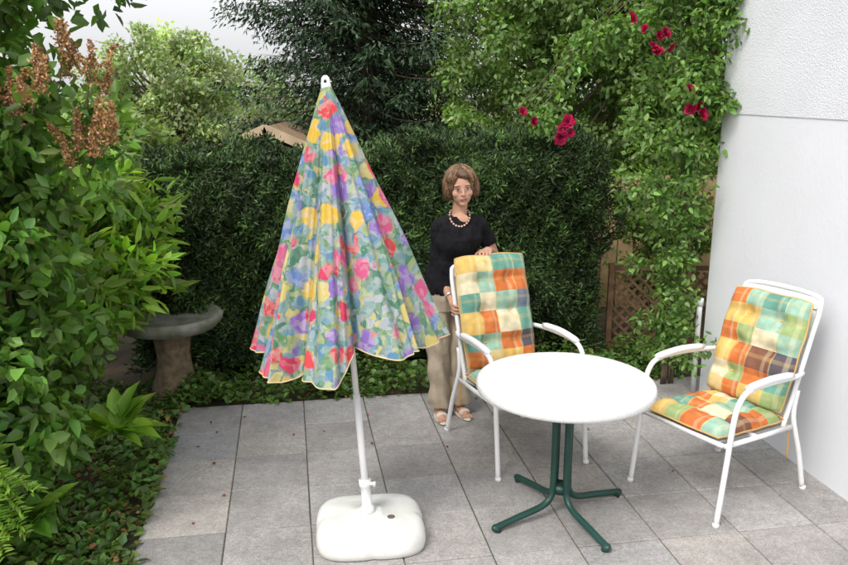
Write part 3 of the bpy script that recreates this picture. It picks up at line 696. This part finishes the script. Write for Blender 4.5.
knL=Vector((.09,4.755,.46)); knR=Vector((.217,4.80,.46)); anL=Vector((.10,4.79,.085)); anR=Vector((.228,4.845,.085))
for h,k,a_ in((hipL,knL,anL),(hipR,knR,anR)):
    tro.tube([h+Vector((0,0,.04)),h,h.lerp(k,.5),k,k.lerp(a_,.3),k.lerp(a_,.7),a_],[.085,.092,.086,.074,.071,.070,.074],20)
    skin.tube([k,k.lerp(a_,.6),a_,a_+Vector((0,0,-.045))],[.045,.045,.036,.036],14,round_=True)
    R2=Matrix.Rotation(math.radians(8 if a_ is anL else 20),3,'Z'); q0=Vector((a_.x,a_.y,0))
    # open sandals: bare foot, sole and straps
    for (yy,zz_,rx,ry,rz) in ((.03,.042,.031,.042,.036),(-.05,.036,.034,.068,.026)):
        skin.ell(q0+R2@Vector((0,yy,zz_)),(rx,ry,rz),R2)
    for ti in range(5):
        tx=-.026+.013*ti; sd_=1 if a_ is anR else -1
        skin.ell(q0+R2@Vector((tx*sd_*-1,-.118-.012*(4-ti)/4,.026)),(.0075,.026,.010),R2)
    sho.ell(q0+R2@Vector((0,-.045,.011)),(.043,.125,.012),R2)
    sho.ell(q0+R2@Vector((0,-.085,.036)),(.040,.020,.026),R2)
    sho.ell(q0+R2@Vector((0,.045,.04)),(.034,.034,.036),R2)
groups=[skin,top,tro,sho,hai]
m_skin=mat('skin',(.50,.28,.195),.55,var=.08,scale=30,spec=.25)
m_skin.node_tree.nodes['Principled BSDF'].inputs['Subsurface Weight'].default_value=.15
m_skin.node_tree.nodes['Principled BSDF'].inputs['Subsurface Scale'].default_value=.02
m_black=mat('black_knit',(.010,.010,.012),.95,var=.3,scale=40,bump=.4,bscale=200,spec=.15)
m_tro=mat('beige_cotton',(.42,.35,.265),.9,var=.08,scale=12,bump=.5,bscale=30,spec=.1)
m_shoe=mat('cream_leather',(.60,.52,.45),.6,var=.08)
m_hair=mat('brown_hair',(.17,.09,.045),.5,col2=(.07,.036,.018),scale=60,bump=.8,bscale=120)
m_hair2=mat('brown_hair_highlight',(.30,.18,.09),.45,var=.3,scale=40)
allb=MB()
for g_ in groups: allb.add(g_.v,g_.f)
tmp=allb.obj('woman_tmp',m_skin,None,True)
md=tmp.modifiers.new('r','REMESH'); md.mode='VOXEL'; md.voxel_size=.0035; md.use_smooth_shade=True
ms_=tmp.modifiers.new('s','SMOOTH'); ms_.factor=.5; ms_.iterations=5
dg=bpy.context.evaluated_depsgraph_get(); me=bpy.data.meshes.new_from_object(tmp.evaluated_get(dg))
bpy.data.objects.remove(tmp)
me.materials.clear()
for m_ in (m_skin,m_black,m_tro,m_shoe,m_hair): me.materials.append(m_)
trees=[BVHTree.FromPolygons([Vector(x) for x in g_.v],g_.f) for g_ in groups]
idx=np.zeros(len(me.polygons),dtype=np.int32)
for i,p in enumerate(me.polygons):
    best=9;bi=0;c=p.center
    for k,tt in enumerate(trees):
        h=tt.find_nearest(c,.05)
        if h[0] is not None:
            dd_=h[3]+(.004 if k==0 and .9<c.z<1.265 else 0)
            if dd_<best-1e-5: best=dd_;bi=k
    idx[i]=bi
me.polygons.foreach_set('material_index',idx); me.polygons.foreach_set('use_smooth',[True]*len(me.polygons))
co=np.zeros(len(me.vertices)*3,dtype=np.float32); me.vertices.foreach_get('co',co); co=co.reshape(-1,3)
no_=np.zeros(len(co)*3,dtype=np.float32); me.vertices.foreach_get('normal',no_); no_=no_.reshape(-1,3)
vm=np.zeros(len(co),dtype=np.int32)
lv=np.zeros(len(me.loops),dtype=np.int32); me.loops.foreach_get('vertex_index',lv)
lt=np.zeros(len(me.polygons),dtype=np.int32); me.polygons.foreach_get('loop_total',lt); vm[lv]=np.repeat(idx,lt)
fold=.006*np.sin(co[:,2]*38+co[:,0]*30+2*np.sin(co[:,1]*20))+.004*np.sin(co[:,0]*90+co[:,2]*12)
fold2=.005*np.sin(co[:,2]*46+co[:,0]*38+2*np.sin(co[:,0]*17))+.003*np.sin(co[:,0]*70-co[:,2]*25)
co+=no_*(fold*(vm==2)+fold2*(vm==1))[:,None]
me.vertices.foreach_set('co',co.ravel()); me.update()
link(bpy.data.objects.new('body',me),wo)
fc=MB()
for s in(-1,1):
    fc.ell(H(.029*s,-.0790,.007),(.0120,.0055,.0045),RH,mi=0); fc.ell(H(.029*s,-.0835,.007),(.0052,.0022,.0045),RH,mi=1)
    fc.tube([H(.016*s,-.0815,.0110),H(.029*s,-.0855,.0130),H(.042*s,-.0785,.0100)],.0018,6,mi=1)
    fc.tube([H(.014*s,-.0840,.025),H(.030*s,-.0840,.029),H(.046*s,-.074,.025)],[.0018,.0024,.0014],6,mi=3)
fc.tube([H(-.022,-.078,-.053),H(-.008,-.0875,-.051),H(0,-.0882,-.0525),H(.008,-.0875,-.051),H(.022,-.078,-.053)],[.0012,.0026,.0026,.0026,.0012],8,mi=2)
fc.tube([H(-.018,-.080,-.0555),H(0,-.0872,-.0575),H(.018,-.080,-.0555)],[.0012,.0032,.0012],8,mi=2)
fc.obj('face_details',[mat('eye_white',(.55,.52,.5),.3,var=.02),mat('iris_dark',(.03,.02,.015),.2),mat('lips',(.38,.12,.10),.45),m_hair],wo)
bh=trees[4]; bs_=trees[0]; b=MB(); pc=H(.0,.02,.03)
for i in range(1100):
    an=rng.uniform(0,6.283); s0=rng.uniform(.02,.9); pts=[]; si=math.sin(an); sw=(.55 if math.cos(an)>0 else -.55)*(1 if si<0 else .1)
    lift=rng.uniform(.0005,.0045); jit=rng.normal(0,.05)
    for k in range(13):
        ph_=s0+k*.15; aa=an+sw*ph_*.6+jit*k*.12
        dvec=RH@Vector((math.sin(ph_)*math.cos(aa),math.sin(ph_)*math.sin(aa),math.cos(ph_)))
        org=pc+dvec*.4
        hh=bh.ray_cast(org,-dvec,.4); hk=bs_.ray_cast(org,-dvec,.4)
        if hh[0] is None or (hk[0] is not None and hk[3]<hh[3]+.002) or ph_>2.35: break
        pts.append(hh[0]+dvec*lift)
    if len(pts)<3: continue
    n_=len(pts); b.tube(pts,[.0018 if 0<q<n_-1 else .0007 for q in range(n_)],4,mi=int(rng.random()<.4))
b.obj('hair_strands',[m_hair,m_hair2],wo)
b=MB()
for k in range(44):
    a_=2*math.pi*k/44; x=.060*math.sin(a_); fr=(1+math.cos(a_))/2
    p=Vector((.214+x,4.765-.052*math.cos(a_)-.020*fr**2,1.335-.085*fr**1.5))
    for tt in (trees[0],trees[1]):
        o_=Vector((p.x,4.3,p.z)); h=tt.ray_cast(o_,Vector((0,1,0)),1)
        if h[0] is not None and fr>.3 and h[0].y-.006<p.y: p.y=h[0].y-.006
    b.ell(p,(.0062,.0062,.0062),mi=k%2,nu=8,nv=6)
b.obj('bead_necklace',[mat('bead_red',(.20,.05,.04),.25),mat('bead_cream',(.58,.48,.38),.3)],wo)
b=MB(); dw=(wrL-elL).normalized(); c=elL.lerp(wrL,.88); e1=dw.cross(Vector((0,0,1))).normalized(); e2=dw.cross(e1)
b.tube([c+(e1*math.cos(k*.3927)+e2*math.sin(k*.3927))*.030 for k in range(16)],.005,8,closed=True); b.obj('bracelet',mat('silver',(.8,.78,.75),.25,metal=.6),wo)
print('done', sum(len(o.data.polygons) for o in bpy.data.objects if o.type=='MESH'))
